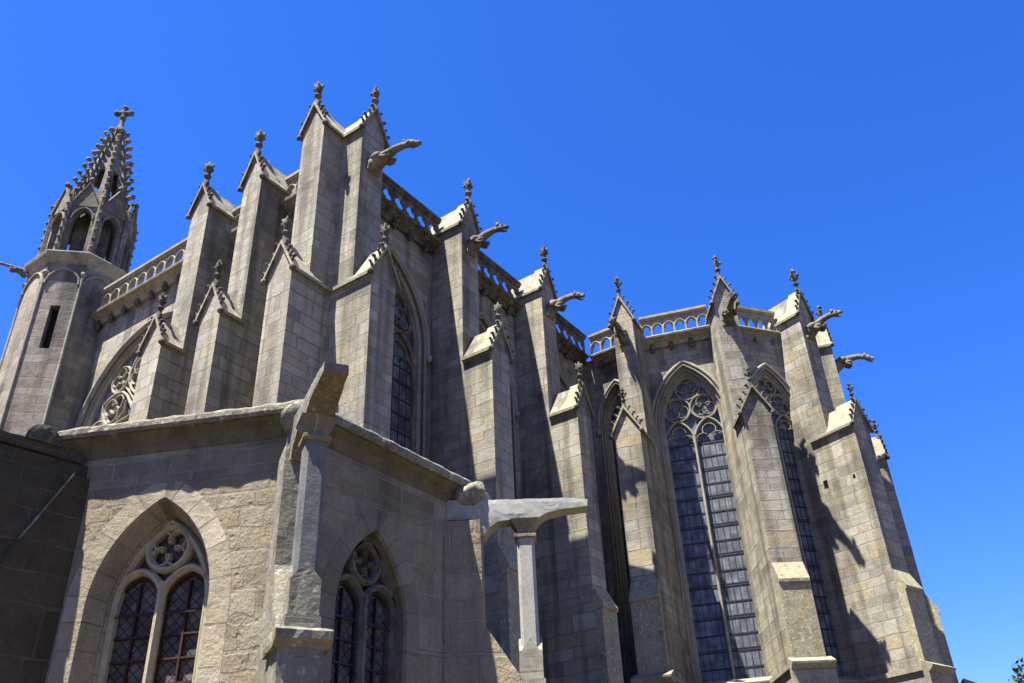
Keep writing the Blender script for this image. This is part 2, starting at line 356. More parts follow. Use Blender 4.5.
def circ(tc, zc, r, n=20, a0=0, a1=360):
    full = abs(a1 - a0) >= 359.9; k = n if full else n + 1
    return [(tc + r * math.cos(R(a0 + (a1 - a0) * i / n)), zc + r * math.sin(R(a0 + (a1 - a0) * i / n))) for i in range(k)]
def foil(tc, zc, r, lobes, rot=90, n=12):
    """cusped foil outline: overlapping lobes"""
    pts = []; rl = r * (.56 if lobes == 3 else .46); rc = r - rl
    half = 180 - 180 / lobes * (.62 if lobes == 3 else .5) - (0 if lobes == 3 else 12)
    for i in range(lobes):
        a = rot + 360 / lobes * i; cx, cz = tc + rc * math.cos(R(a)), zc + rc * math.sin(R(a))
        for k in range(n + 1):
            b_ = a - half + 2 * half * k / n
            pts.append((cx + rl * math.cos(R(b_)), cz + rl * math.sin(R(b_))))
    return pts
def trefoil_head(tc, zs, w_, n=7):
    """cusped head of a light: three lobes under a pointed arch"""
    pts = []
    for cx, cz, r, a0, a1 in ((-w_ * .52, zs + .12 * w_, w_ * .48, 200, 45), (0, zs + w_ * .82, w_ * .50, 205, -25), (w_ * .52, zs + .12 * w_, w_ * .48, 135, -20)):
        pts += [(tc + cx + r * math.cos(R(a0 + (a1 - a0) * i / n)), cz + r * math.sin(R(a0 + (a1 - a0) * i / n))) for i in range(n + 1)]
    return pts
def window(fr, parent, tc, wi, zsill, zs, c, d, glass=GLASS, kind='tall', lights=2, stone_=TRIM, bars=IRON, hw=.06, hold=None):
    """tracery, mullions and leaded glass inside an opening of half width wi"""
    g = MB(); fillarch(g, fr, tc, wi + .02, zsill, zs, c, d - .16)
    win = g.build('window', glass, parent)
    tr = MB()
    a = arch_c(wi - hw * .6, zs, c, 10); frame = [(tc - wi + hw * .6, zsill)] + [(tc + x, z) for x, z in a] + [(tc + wi - hw * .6, zsill)]
    sweep(tr, fr, frame, hw, d - .15, d)
    top = max(z for x, z in a)
    mu = MB()
    if kind == 'tall':
        h = wi / 2; zl = zs - wi * .62
        sweep(mu, fr, [(tc, zsill), (tc, zl + h * .5)], hw * 1.0, d - .15, d + .03)
        for s in (-1, 1):
            ah = arch_c(h, zl, h * .9, 7)
            sweep(tr, fr, [(tc + s * h + x, z) for x, z in ah], hw * .75, d - .14, d - .01)
            sweep(tr, fr, trefoil_head(tc + s * h, zl, h * .9), hw * .45, d - .13, d - .04)
        zc2 = zl + h * 2.5; rr = h * .9
        for s in (-1, 1):
            sweep(tr, fr, circ(tc + s * rr * 1.0, zc2, rr, 16), hw * .7, d - .14, d - .015, closed=True)
            sweep(tr, fr, foil(tc + s * rr * 1.0, zc2, rr * .9, 3, 90), hw * .4, d - .13, d - .04, closed=True)
        r3 = min(h * .82, (top - zc2 - rr * .45) * .5)
        z3 = zc2 + rr * .62 + r3 + hw
        for s in (-1, 1): sweep(tr, fr, [(tc + s * (rr * 1.7), zc2 + rr * .72), (tc + s * (r3 * 1.25), z3 + r3 * .2), (tc + s * .03, z3 + r3 + .35)], hw * .45, d - .13, d - .03)
        sweep(tr, fr, circ(tc, z3, r3, 16), hw * .7, d - .14, d - .01, closed=True)
        sweep(tr, fr, foil(tc, z3, r3 * .9, 3, -90), hw * .4, d - .13, d - .04, closed=True)
    elif kind == 'chapel':
        h = wi / 2; zl = zs + .15
        sweep(mu, fr, [(tc, zsill), (tc, zl + h * .7)], hw * 1.05, d - .15, d + .02)
        for s in (-1, 1):
            ah = arch_c(h, zl, h * .22, 9)
            sweep(tr, fr, [(tc + s * h + x, z) for x, z in ah], hw * .9, d - .14, d)
            sweep(mu, fr, [(tc + s * (wi - hw), zsill), (tc + s * (wi - hw), zl)], hw * .8, d - .14, d)
        rr = wi * .42; zc2 = zl + h + rr + hw * 1.1
        sweep(tr, fr, circ(tc, zc2, rr, 22), hw * .9, d - .14, d, closed=True)
        sweep(tr, fr, foil(tc, zc2, rr * .95, 4, 45), hw * .38, d - .13, d - .03, closed=True)
    mu.build('mullion', stone_, win); tr.build('tracery', stone_, win)
    # saddle bars
    ib = MB(); z = zsill + .4; k = 0
    if kind == 'tall':
        while z < zs - wi * .4:
            box(ib, fr, tc - wi, tc + wi, d - .158, d - .14, z - .026, z + .026)
            if k % 2: box(ib, fr, tc - wi, tc + wi, d - .158, d - .145, z + .06, z + .085)
            z += .55; k += 1
        for s in (-1, 1):
            for q in range(1, 5):
                x = tc + s * wi * q / 5
                box(ib, fr, x - .009, x + .009, d - .158, d - .142, zsill, zs - wi * .45)
    else:
        for s in (-1, 1):
            xc = tc + s * wi / 2; hh = wi / 2 - hw * .9
            ah = arch_c(hh, zs + .13, hh * .22, 9)
            sweep(ib, fr, [(xc - hh, zsill)] + [(xc + x, q) for x, q in ah] + [(xc + hh, zsill)], .022, d - .155, d - .09)
            box(ib, fr, xc - .013, xc + .013, d - .152, d - .1, zsill, zs + .13 + hh * .95)
            z = zs - 2.4 + .02
            while z < zs + .2:
                box(ib, fr, xc - hh, xc + hh, d - .155, d - .105, z - .012, z + .012); z += .3
        for zb in (zs - 1.05, zs - .02): box(ib, fr, tc - wi, tc + wi, d - .06, d - .045, zb - .008, zb + .008)
    ib.build('window_bars', bars, win)
    return win
def hood(mb, fr, tc, w_, zs, c, zlow, d=.09, hw=.07):
    a = arch_c(w_, zs, c, 12)
    sweep(mb, fr, [(tc - w_, zlow)] + [(tc + x, z) for x, z in a] + [(tc + w_, zlow)], hw, -.02, d)

def finial_mesh(kind, sd):
    mb = MB(); rnd = random.Random(sd)
    if kind == 'crown':
        lathe(mb, (0, 0, 0), [(.13, -.18), (.11, 0), (.08, .12), (.075, .26), (.115, .30), (.13, .33), (.10, .37), (.075, .41), (.085, .5), (.12, .58), (.135, .68), (.12, .76), (.09, .84), (.05, .9), (.02, 1.0)], 12, lobes=4, amp=.1)
        for k in range(4):
            a = R(45 + 90 * k + rnd.uniform(-9, 9))
            if rnd.random() < .85: blob(mb, (math.cos(a) * .12, math.sin(a) * .12, .62 + rnd.uniform(-.03, .03)), .062, sd + k, 1, (1, 1, 1.2))
            if rnd.random() < .8: tube(mb, [(math.cos(a) * .09, math.sin(a) * .09, .72), (math.cos(a) * .13, math.sin(a) * .13, .84), (math.cos(a) * .12, math.sin(a) * .12, .93 + rnd.uniform(-.05, .03))], [.05, .045, .02], 5)
    else:
        lathe(mb, (0, 0, 0), [(.12, -.18), (.10, 0), (.065, .1), (.06, .24), (.11, .28), (.12, .31), (.08, .35), (.055, .4), (.055, .58), (.08, .62), (.07, .72), (.055, .8), (.085, .88), (.08, .95), (.03, 1.02), (.01, 1.08)], 12, lobes=4, amp=.12)
        for k in range(4):
            a = R(90 * k + rnd.uniform(-8, 8)); c_, s_ = math.cos(a), math.sin(a)
            if rnd.random() < .88:
                tube(mb, [(c_ * .04, s_ * .04, .54), (c_ * .11, s_ * .11, .58), (c_ * .155, s_ * .155, .64)], [.055, .055, .045], 5)
                blob(mb, (c_ * .155, s_ * .155, .66), .075, sd + k, 1, (1, 1, .9))
            blob(mb, (c_ * .08, s_ * .08, .9), .045, sd + k + 9, 1)
    o = mb.build('finial', DARK); me = o.data; bpy.data.objects.remove(o); return me
FINS = {'crown': [finial_mesh('crown', q) for q in (1, 4, 8)], 'cross': [finial_mesh('cross', q) for q in (2, 5, 11)]}
FKIND = ['crown']; FN = [0]
def inst(name, me, parent, loc, rz=0, scale=1, mat=None):
    o = bpy.data.objects.new(name, me); COL.objects.link(o)
    o.parent = parent; o.location = Vector(loc) - wloc(parent); o.rotation_euler = (0, 0, rz); o.scale = (scale,) * 3 if not isinstance(scale, tuple) else scale
    return o
def gargoyle_mesh(seed, L=1.65, droop=.0):
    """stone beast leaning out along +x"""
    mb = MB()
    mb.add([Vector(p) for p in ((-.1, -.24, -.32), (.12, -.24, -.3), (.12, .24, -.3), (-.1, .24, -.32), (-.1, -.22, .2), (.1, -.2, .18), (.1, .2, .18), (-.1, .22, .2))],
           [(0, 3, 2, 1), (4, 5, 6, 7), (0, 1, 5, 4), (2, 3, 7, 6), (1, 2, 6, 5), (0, 4, 7, 3)])
    P = [(0, .25, -.07), (.2, .235, -.01), (.4, .195, .08), (.62, .145, .17), (.85, .118, .22), (1.08, .10, .22), (1.25, .098, .18), (1.36, .13, .15), (1.46, .125, .11), (1.56, .085, .07), (1.68, .06, .05)]
    rings = []; sd = 9
    for x, r_, z in P:
        x *= L / 1.68; z += droop * x * x
        ring = []
        for k in range(sd):
            a = 2 * math.pi * k / sd
            v = Vector((x, math.cos(a) * r_, z + math.sin(a) * r_ * 1.12))
            v += Vector((0, 1, 1)) * noise.noise(v * 5 + Vector((seed, 0, 0))) * .035
            ring.append(v)
        rings.append(ring)
    vs = [v for q in rings for v in q]; n = len(P)
    mb.add(vs, [(i * sd + k, i * sd + (k + 1) % sd, (i + 1) * sd + (k + 1) % sd, (i + 1) * sd + k) for i in range(n - 1) for k in range(sd)], True)
    mb.add(rings[-1], [tuple(range(sd))])
    q = L / 1.68
    for s in (-1, 1):
        blob(mb, (1.34 * q, s * .12, .22 + droop * 3.0 * q), .065, seed + s, 1, (1.3, .6, 1.5))       # ears
        blob(mb, (1.5 * q, s * .09, .13 + droop * 3.2 * q), .04, seed + 3 + s)                        # brow
        blob(mb, (.55 * q, s * .17, .0), .12, seed + 5 + s, 1, (1.9, .6, .8))                     # folded foreleg
        blob(mb, (.3 * q, s * .2, .12), .13, seed + 7 + s, 1, (1.8, .5, 1.1))                     # shoulder / wing
        tube(mb, [(.45 * q, s * .2, -.03), (.6 * q, s * .18, -.13), (.74 * q, s * .13, -.08)], [.06, .055, .04], 6)
    tube(mb, [(1.42 * q, 0, .03 + droop * 2), (1.55 * q, 0, -.06 + droop * 2.4), (1.63 * q, 0, -.09 + droop * 2.6)], [.07, .055, .03], 6)   # lower jaw
    for k in range(5): blob(mb, ((.3 + .2 * k) * q, 0, .2 + .03 * k), .05, seed + k, 1, (1.3, .5, 1))
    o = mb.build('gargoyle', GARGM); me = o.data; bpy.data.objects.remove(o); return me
GARG = [gargoyle_mesh(1, 1.62, .03), gargoyle_mesh(5, 1.6, -.01), gargoyle_mesh(11, 1.95, -.06), gargoyle_mesh(20, .9, .02)]

def boss_mesh(sd):
    mb = MB(); blob(mb, (0, 0, 0), .12, sd, 2, (.9, .9, 1.3)); blob(mb, (0, 0, -.15), .07, sd + 2); blob(mb, (.03, 0, .13), .12, sd + 4)
    o = mb.build('carved_boss', DARK); me = o.data; bpy.data.objects.remove(o); return me
BOSS = [boss_mesh(k) for k in (2, 5, 9)]
def cap(parent, fr, hw, d0, d1, ze, za, lower, name='gable_cap', hipfrom=.5, mat=CAPM, z_shift=0.0, fin=True, finscale=1.0):
    """saddle-back cap: roof slopes with overhang, hipped towards the back, crockets and finial at the front"""
    oh = .12; th = .1; mb = MB()
    fd = d1 + .11
    secs = [(fd, 1.0), (d1 - (d1 - d0) * (hipfrom * .72), 1.0), (d1 - (d1 - d0) * (hipfrom * .72 + .16), .62), (d0 + (d1 - d0) * .14, .16), (d0, .05)]
    H = za - ze
    rings = []
    e = hw + oh; ez = ze - oh * H / hw * .55
    for d, k in secs:
        zt = ze + H * k + .1
        rings.append([fr(-e, d, ez - .02), fr(-e - .01, d, ez + .08), fr(0, d, max(zt, ze + .12)), fr(e + .01, d, ez + .08), fr(e, d, ez - .02), fr(0, d, (zt - .13) if d == fd else max(zt - .13, ze - .05))])
    n = 6; vs = [v for r_ in rings for v in r_]; fs = []
    for i in range(len(rings) - 1):
        for k in range(n): fs.append((i * n + k, i * n + (k + 1) % n, (i + 1) * n + (k + 1) % n, (i + 1) * n + k))
    fs += [(0, 1, 2, 5), (5, 2, 3, 4)]; m = (len(rings) - 1) * n; fs += [(m, m + 5, m + 2, m + 1), (m + 5, m + 4, m + 3, m + 2)]
    mb.add(vs, fs)
    # stepped drip along the eaves
    for s in (-1, 1):
        box(mb, fr, min(s * (hw - .0), s * (hw + .045)), max(s * hw, s * (hw + .045)), d0, d1 + .02, ze - .2, ze - .06)
    o = mb.build(name, mat, parent)
    cr = MB()
    for s in (-1, 1):
        for k in range(4):
            f_ = (k + .7 + .15 * math.sin(k * 5 + s)) / 4.6
            p = fr(s * e * (1 - f_), fd - .05, ez + .08 + (za + .1 - ez - .08) * f_)
            o_ = fr.t * s * .8
            tube(cr, [p, p + o_ * .05 + Vector((0, 0, .06)), p + o_ * .11 + Vector((0, 0, .12))], [.05, .045, .035], 5)
            blob(cr, p + o_ * .12 + Vector((0, 0, .125)), .055 + .012 * math.sin(k * 3 + s), k + 5 * s, 1, (1.1, 1.1, .8))
        blob(cr, fr(s * (e - .03), fd - .05, ez + .02), .105, s + 3, 1, (1, 1, 1.1))
        tube(cr, [fr(s * (e - .02), fd - .05, ez + .04), fr(0, fd - .05, za + .1)], [.045, .045], 5)
    cr.build('crockets', DARK, parent)
    if fin:
        a = math.atan2(fr.n.y, fr.n.x)
        FN[0] += 1; q = FN[0]
        inst('finial', FINS[FKIND[0]][q % 3], parent, fr(0, d1 - .02, za + .1), a + q * 1.57, finscale * (1 + .05 * math.sin(q * 2.3)))
    return o

def buttress(parent, o2, n2, hw, pu, pl, zue, zua, zle, zla, label=None, setoff=9.2, zbase=0, mat=ASH, corner=False, back=.55, name='buttress', finu=1.0, finl=.85, hwl=None, lowback=None):
    fr = Fr(o2, n2); mb = MB()
    # upper stage above the lower cap, lower stage with its gable, weathered set-off
    prism_d(mb, fr, [(-hw, zle), (hw, zle), (hw, zue), (0, zua), (-hw, zue)], -back, pu)
    hl = hwl or hw; box(mb, fr, -hl, hl, -back + (.01 if hwl else 0), pl, zbase, zle)
    prism_d(mb, fr, [(-hl + .003, zle), (hl - .003, zle), (0, zla)], pu if lowback is None else pu - .001, pl - .002)
    b_ = mb.build(name, mat, parent, fr(0, 0, zbase))
    if label: b_['label'] = label
    if setoff:
        so_ = MB()
        prism_t(so_, fr, [(pl, zbase), (pl + .27, zbase), (pl + .27, setoff - .12), (pl + .33, setoff - .1), (pl + .34, setoff), (pl, setoff + .62)], -hl, hl)
        x = so_.build('weathering', WEA, b_)
    cap(b_, fr, hw, -.1, pu, zue, zua, False, 'upper_gable_cap', .62, finscale=finu)
    cap(b_, fr, hl, (.42 if corner else pu) if lowback is None else lowback, pl, zle, zla, True, 'lower_gable_cap', .55, finscale=finl)
    return b_, fr

def balustrade(parent, fr, t0, t1, z0, z1, style, unit=.52, label=None):
    """pierced parapet between a string course and a coping"""
    bal = MB(); box(bal, fr, t0, t1, -.2, .12, z1 - .11, z1)
    prism_t(bal, fr, [(-.16, z1 - .19), (.04, z1 - .19), (.09, z1 - .112), (-.18, z1 - .112)], t0, t1)
    root = bal.build('balustrade', DARK if style == 'quatre' else CAPM, parent)  # quatre style is the shaded side: dark stone paints shade plus soot
    st = MB(); prism_t(st, fr, [(-.34, z0 - .4), (-.2, z0 - .4), (-.12, z0 - .26), (.06, z0 - .14), (.15, z0 - .11), (.17, z0 - .04), (.15, z0), (-.34, z0 + .02)], t0, t1)
    st.build('string_course', DARK if style == 'quatre' else CAPM, root)
    L = t1 - t0; n = max(1, round(L / unit)); u = L / n; pn = MB(); hz0, hz1 = z0 + .0, z1 - .19
    H = hz1 - hz0; d0, d1 = -.12, .0; m = 32
    for i in range(n):
        tc = t0 + u * (i + .5); zc = hz0 + H * .5
        inner = []; outer = []
        for k in range(m):
            a = 2 * math.pi * (k + .5) / m; ca, sa = math.cos(a), math.sin(a)
            sc = min((u / 2) / abs(ca) if abs(ca) > 1e-6 else 9, (H / 2) / abs(sa) if abs(sa) > 1e-6 else 9)
            outer.append((tc + ca * sc, zc + sa * sc))
            if style == 'quatre':
                r_ = u * .5 * (.54 + .37 * abs(math.cos(2 * a)) ** .8); inner.append((tc + ca * r_, zc + sa * r_ * 1.15))
            else:
                # trefoil under an arch, open at the foot
                if sa < -.45: r_ = sc * .86
                else: r_ = u * .5 * (.50 + .40 * abs(math.cos(1.5 * (a - math.pi / 2))))
                r_ = min(r_, sc * .9); inner.append((tc + ca * r_, zc - H * .04 + sa * r_ * 1.1))
        vs = []
        for d in (d1, d0):
            vs += [fr(t, d, z) for t, z in outer] + [fr(t, d, z) for t, z in inner]
        fs = []
        for k in range(m):
            j = (k + 1) % m
            fs += [(k, j, m + j, m + k), (2 * m + k, 3 * m + k, 3 * m + j, 2 * m + j), (m + k, m + j, 3 * m + j, 3 * m + k)]
        pn.add(vs, fs)
        if style != 'quatre':   # raised arch ribs over each opening
            a_ = arch_c(u * .47, hz0 + H * .42, u * .16, 6)
            sweep(pn, fr, [(tc - u * .47, hz0)] + [(tc + x, z) for x, z in a_] + [(tc + u * .47, hz0)], .03, d1 - .02, d1 + .05)
    pn.build('pierced_panel', TRIM if style != 'quatre' else DARK, root)
    # carved bosses under the string course
    k = t0 + .35
    while k < t1 - .2:
        inst('carved_boss', BOSS[int(k * 7) % 3], root, fr(k, -.14, z0 - .46)); k += .78
    return root

# ------------------------------------------------------------------ ground
g = MB(); S = 900
g.add([(-S, -S, 0), (S, -S, 0), (S, S, 0), (-S, S, 0)], [(0, 1, 2, 3)])
GRD = stone('sandy_gravel_ground', [(.13, .10, .058), (.18, .145, .085), (.15, .12, .07)], blocks=False, stain=.4, bump=.4, streak=0)
tag(g.build('ground', GRD), 'dark sandy ground around the church', None, None, 'structure')

# ------------------------------------------------------------------ the church
church = tag(empty('church', (0, 0, 0)), 'large sandstone gothic church with pinnacled buttresses, pierced balustrade, tall traceried windows and crocketed stair turret', 'church')
ZR, ZB = 22.0, 21.0       # balustrade top and foot
ZW = 20.95
# vertices of the choir apse
P1 = Vector((14.45, -2.1)); P2 = Vector((15.57, -5.52)); P3 = Vector((18.05, -7.33)); P4 = Vector((20.7, -7.3)); P5 = Vector((22.9, -5.2)); P6 = Vector((25.05, -2.1))
fR = Fr((0, 0), (0, -1))         # transept east-side wall: n=-y, t = +x
fL = Fr((0, 0), (-1, 0)); fLw = fL.sub(0, -.3)         # transept end wall: n=-x, t = -y   (t = -b)

def church_wall(fr, t0, t1, tc, wo_, wi, zs, c, zsill, label=None, hoodw=None, z1=ZW, deep=.42, kind='tall', glass=GLASS, trs=None, back=.3):
    fr = fr.sub(0, -back); mb = MB(); trs = trs or TRIM
    wall_arch(mb, fr, t0, t1, 0, z1, tc, wo_, zsill, zs, c, 0, 0)
    w_ = mb.build('wall', ASH, church)
    rv = MB(); mid = wi + (wo_ - wi) * .45
    reveal(rv, fr, tc, [(wo_, 0), (wo_ - .05, -.07), (mid + .05, -.10), (mid, -.22), (mid - .07, -.24), (wi + .02, deep * -.95), (wi, -deep - .2)], zsill, zs, c)
    for r_, d in ((wo_ - .03, .0), (mid + .0, -.15), (wi + .03, -deep + .02)):
        a = arch_c(r_, zs, c, 12)
        tube(rv, [fr(tc - r_, d, zsill + .1)] + [fr(tc + x, d, z) for x, z in a] + [fr(tc + r_, d, zsill + .1)], .055, 7)
    rv.build('arch_moulding', ASH_SM, w_)
    h = MB(); hw_ = hoodw or wo_ + .16
    hood(h, fr, tc, hw_, zs, c, zs - .25)
    for s in (-1, 1): blob(h, fr(tc + s * hw_, .06, zs - .32), .14, 3 + s, 1, (1, 1, 1.2))
    h.build('hood_mould', TRIM, w_)
    window(fr, church, tc, wi, zsill + .1, zs, c, -deep, glass=glass, kind=kind, stone_=trs)
    return w_
# transept side wall, three bays
for t0, t1, tc in ((.3, 5.05, 2.62), (5.05, 9.9, 7.45), (9.9, 14.78, 12.4)):
    church_wall(fR, t0, t1, tc, 1.74, 1.58, 16.7, 1.5, 7.6, hoodw=1.84, deep=.2, trs=GARGM)  # no direct sun here, shade put into the darker tracery stone
# choir: straight bay, then the turned bays
fA = Fr((14.45, 0), (-1, 0))     # t = -y -> t from 0 to 2.1
church_wall(fA, -.33, 2.1, 1.0, .88, .74, 17.9, 1.2, 7.6, hoodw=.95, deep=.3)
def side(Pa, Pb):
    d = (Pb - Pa); n = Vector((d.y, -d.x)).normalized()
    return Fr((Pa.x, Pa.y), (n.x, n.y)), d.length
BAYS = [side(P1, P2), side(P2, P3), side(P3, P4), side(P4, P5), side(P5, P6)]
for i, (fr, L) in enumerate(BAYS):
    wi = (1.16, 1.02, .85, .98, 1.0)[i]; wx = (.24, .12, .2, .2, .2)[i]
    church_wall(fr, 0, L, L / 2 + (.05, .2, 0, 0, 0)[i], wi + wx, wi, 17.15, 1.6 if i == 0 else 1.5, 7.6, hoodw=wi + wx + .11, deep=(.3, .14, .3, .3, .3)[i], back=(.3, .08, .3, .3, .3)[i])
# plain far walls and roofs closing the volume
fw = MB(); frN = Fr((25.05, 0), (1, 0))
fw.add([(25.05, -2.1, 0), (25.05, 22, 0), (25.05, 22, ZW), (25.05, -2.1, ZW)], [(0, 1, 2, 3)])
fw.add([(25.05, 22, 0), (0, 22, 0), (0, 22, ZW), (25.05, 22, ZW)], [(0, 1, 2, 3)])
fw.build('back_wall', ASH, church)
rf = MB()
pl = [(0.1, 0.1), (14.6, .1), (14.6, -2.0), (P2.x, P2.y + .15), (P3.x, P3.y + .2), (P4.x, P4.y + .2), (P5.x, P5.y + .15), (P6.x, P6.y), (25, 22), (.1, 22)]
rf.add([(x, y, ZW - .02) for x, y in pl], [tuple(range(len(pl)))])
rf.build('roof', LEAD, church)

# transept end wall with the great rose
mb = MB(); RT, RW, RS, RC = -9.0, 3.62, 15.6, .12
wall_arch(mb, fLw, -16, -.3, 0, ZW, RT, RW, 7.6, RS, RC, 0, 0, n=16)
wl = mb.build('wall', ASH, church)
rv = MB(); reveal(rv, fLw, RT, [(RW, 0), (RW - .04, -.06), (RW - .07, -.08), (RW - .1, -.16), (RW - .1, -.18), (RW - .11, -.34)], 7.6, RS, RC, n=16)
for r_, d in ((RW - .02, .02), (RW - .1, -.12)):
    tube(rv, [fLw(RT + x, d, z) for x, z in arch_c(r_, RS, RC, 18)], .05, 7)
rv.build('arch_moulding', ASH_SM, wl)
h = MB(); a = arch_c(RW + .08, RS, RC, 18); sweep(h, fLw, [(RT + x, z) for x, z in a], .07, -.02, .12); h.build('hood_mould', TRIM, wl)
g = MB(); fillarch(g, fLw, RT, RW - .1, 7.7, RS, RC, -.3, 16)
rose = g.build('rose_window', GLASS_TR, church); rose['label'] = 'great rose window half hidden behind the chapel cornice'
tr = MB(); rr = RW - .14; cz = RS + .1
sweep(tr, fLw, circ(RT, cz, rr - .05, 48), .08, -.29, -.13, closed=True)
sweep(tr, fLw, circ(RT, cz, .7, 24), .06, -.29, -.15, closed=True)
for k in range(8):
    a = 45 * k + 20
    ca, sa = math.cos(R(a)), math.sin(R(a)); px, pz = -sa, ca
    def pt(r_, s_): return (RT + ca * r_ + px * s_, cz + sa * r_ + pz * s_)
    pet = [pt(.72, 0), pt(1.1, .25), pt(1.6, .52), pt(2.0, .62), pt(2.4, .5), pt(2.7, .25), pt(2.85, 0), pt(2.7, -.25), pt(2.4, -.5), pt(2.0, -.62), pt(1.6, -.52), pt(1.1, -.25)]
    sweep(tr, fLw, pet, .05, -.29, -.13, closed=True)
    q = pt(2.1, 0); sweep(tr, fLw, foil(q[0], q[1], .54, 3, a), .034, -.29, -.145, closed=True)
    sweep(tr, fLw, [pt(1.55, .36), pt(1.35, .0), pt(1.55, -.36)], .025, -.29, -.145)
    a2 = a + 22.5; c2, s2 = math.cos(R(a2)), math.sin(R(a2))
    sweep(tr, fLw, circ(RT + c2 * 2.68, cz + s2 * 2.68, .5, 18), .05, -.29, -.13, closed=True)
    sweep(tr, fLw, foil(RT + c2 * 2.68, cz + s2 * 2.68, .45, 4, a2 + 45), .026, -.29, -.145, closed=True)
    sweep(tr, fLw, [(RT + c2 * .72, cz + s2 * .72), (RT + c2 * 2.24, cz + s2 * 2.24)], .035, -.29, -.15)
tr.build('rose_tracery', TRIM, rose)

# balustrades
balustrade(church, fL, -13.0, -6.03, ZB, ZR, 'arch')
balustrade(church, fL, -5.17, -3.43, ZB, ZR, 'arch'); balustrade(church, fL, -2.57, -.66, ZB, ZR, 'arch')
for t0, t1 in ((.62, 4.62), (5.48, 9.47), (10.33, 14.28)):
    balustrade(church, fR, t0, t1, ZB, ZR, 'quatre', .55)
balustrade(church, fA, .18, 1.66, ZB, ZR, 'arch', .45)
for i, (fr, L) in enumerate(BAYS[:4]):
    balustrade(church, fr, .42, L - .42, ZB, ZR, 'arch', .47)

# buttresses of the transept end wall (n = -x)
def bu(o2, n2, **kw):
    return buttress(church, o2, n2, kw.pop('hw', .43), kw.pop('pu', 1.0), kw.pop('pl', 2.1), kw.pop('zue', 21.45), kw.pop('zua', 22.55), kw.pop('zle', 16.0), kw.pop('zla', 16.95), **kw)
bu((0, 5.6), (-1, 0), hw=.44, pl=1.72, zue=21.7, zua=22.7)
bu((0, 3.0), (-1, 0), hw=.42, pl=1.72, zue=21.5, zua=22.6)
bu((0, .20), (-1, 0), hw=.45, pu=1.12, pl=1.72, zue=21.95, zua=22.95, zle=16.15, zla=17.1, corner=True)
# and of its side wall (n = -y)
b1, f1 = bu((.15, 0), (0, -1), hw=.47, pu=1.08, pl=1.78, zue=21.93, zua=22.97, zle=16.13, zla=17.1, corner=True)
b2, f2 = bu((5.05, 0), (0, -1), hw=.44)
b3, f3 = bu((9.9, 0), (0, -1), hw=.44)
def inst_g(i, fr, d, z, k=1.0):
    z += .14
    a = math.atan2(fr.n.y, fr.n.x); return inst('gargoyle', GARG[i], church, fr(0, d, z), a, (k, k * (1, .9, 1.05, 1)[i], k * (1, 1.05, .95, 1)[i]))
inst_g(2, f1, 1.06, 20.45); inst_g(0, f2, .98, 20.42); inst_g(1, f3, .98, 20.42)
# apse buttresses
FKIND[0] = 'cross'
SIDE = -1; HOLES = ((.45, 14.15, .09, .16), (1.62, 14.03, .05, .08))
def dirv(g_): return (-math.cos(R(g_)), -math.sin(R(g_)))
for j, (P, g_) in enumerate(((P1, 9), (P2, 36), (P3, 72), (P4, 108), (P5, 144))):
    b_, f_ = bu((P.x, P.y), dirv(g_), hw=.42, pu=1.0, pl=(2.1, 2.1, 2.1, 1.9, 2.1)[j], back=.8, setoff=9.95, finl=.72, hwl=.49, lowback=(None, None, .25, .4, None)[j])
    inst_g((1, 0, 0, 1, 0)[j], f_, .98, 20.42, 1.0)

    if j == 2:
        cut = MB()
        for dd, zz, hw_, hh in HOLES: box(cut, f_, SIDE * .49 - .22, SIDE * .49 + .22, dd - hw_, dd + hw_, zz - hh, zz + hh)
        co = cut.build('cutter', VOID, None, None, True); md = b_.modifiers.new('holes', 'BOOLEAN'); md.object = co; md.operation = 'DIFFERENCE'; md.solver = 'EXACT'
        bm = bmesh.new(); bm.from_mesh(b_.data); bmesh.ops.recalc_face_normals(bm, faces=bm.faces); bm.to_mesh(b_.data); bm.free()
        bpy.context.view_layer.update(); dg = bpy.context.evaluated_depsgraph_get()
        me = bpy.data.meshes.new_from_object(b_.evaluated_get(dg)); b_.modifiers.clear(); b_.data = me; bpy.data.objects.remove(co)

# plinth ledge round the choir
def ledge(fr, t0, t1, d=0.0, name='plinth_ledge'):
    mb = MB(); prism_t(mb, fr, [(d - .05, 7.2), (d + .1, 7.2), (d + .3, 7.36), (d + .31, 7.42), (d - .05, 7.6)], t0, t1)
    box(mb, fr, t0, t1, d - .05, d + .14, 0, 7.2); return mb
for fr, L in [(fA, 2.1)] + BAYS:
    ledge(fr, .4, L - .4).build('plinth_ledge', CAPM, church)
for P, g_ in ((P1, 9), (P2, 36), (P3, 72), (P4, 108)):
    f_ = Fr((P.x, P.y), dirv(g_)); mb = ledge(f_, -.66, .66, 2.37)
    for s in (-1, 1):
        lo, hi = sorted((s * .495, s * .66))
        box(mb, f_, lo, hi, 0, 2.32, 7.3, 7.45); box(mb, f_, min(s * .495, s * .58), max(s * .495, s * .58), 0, 2.32, 0, 7.3)
    mb.build('plinth_ledge', CAPM, church)

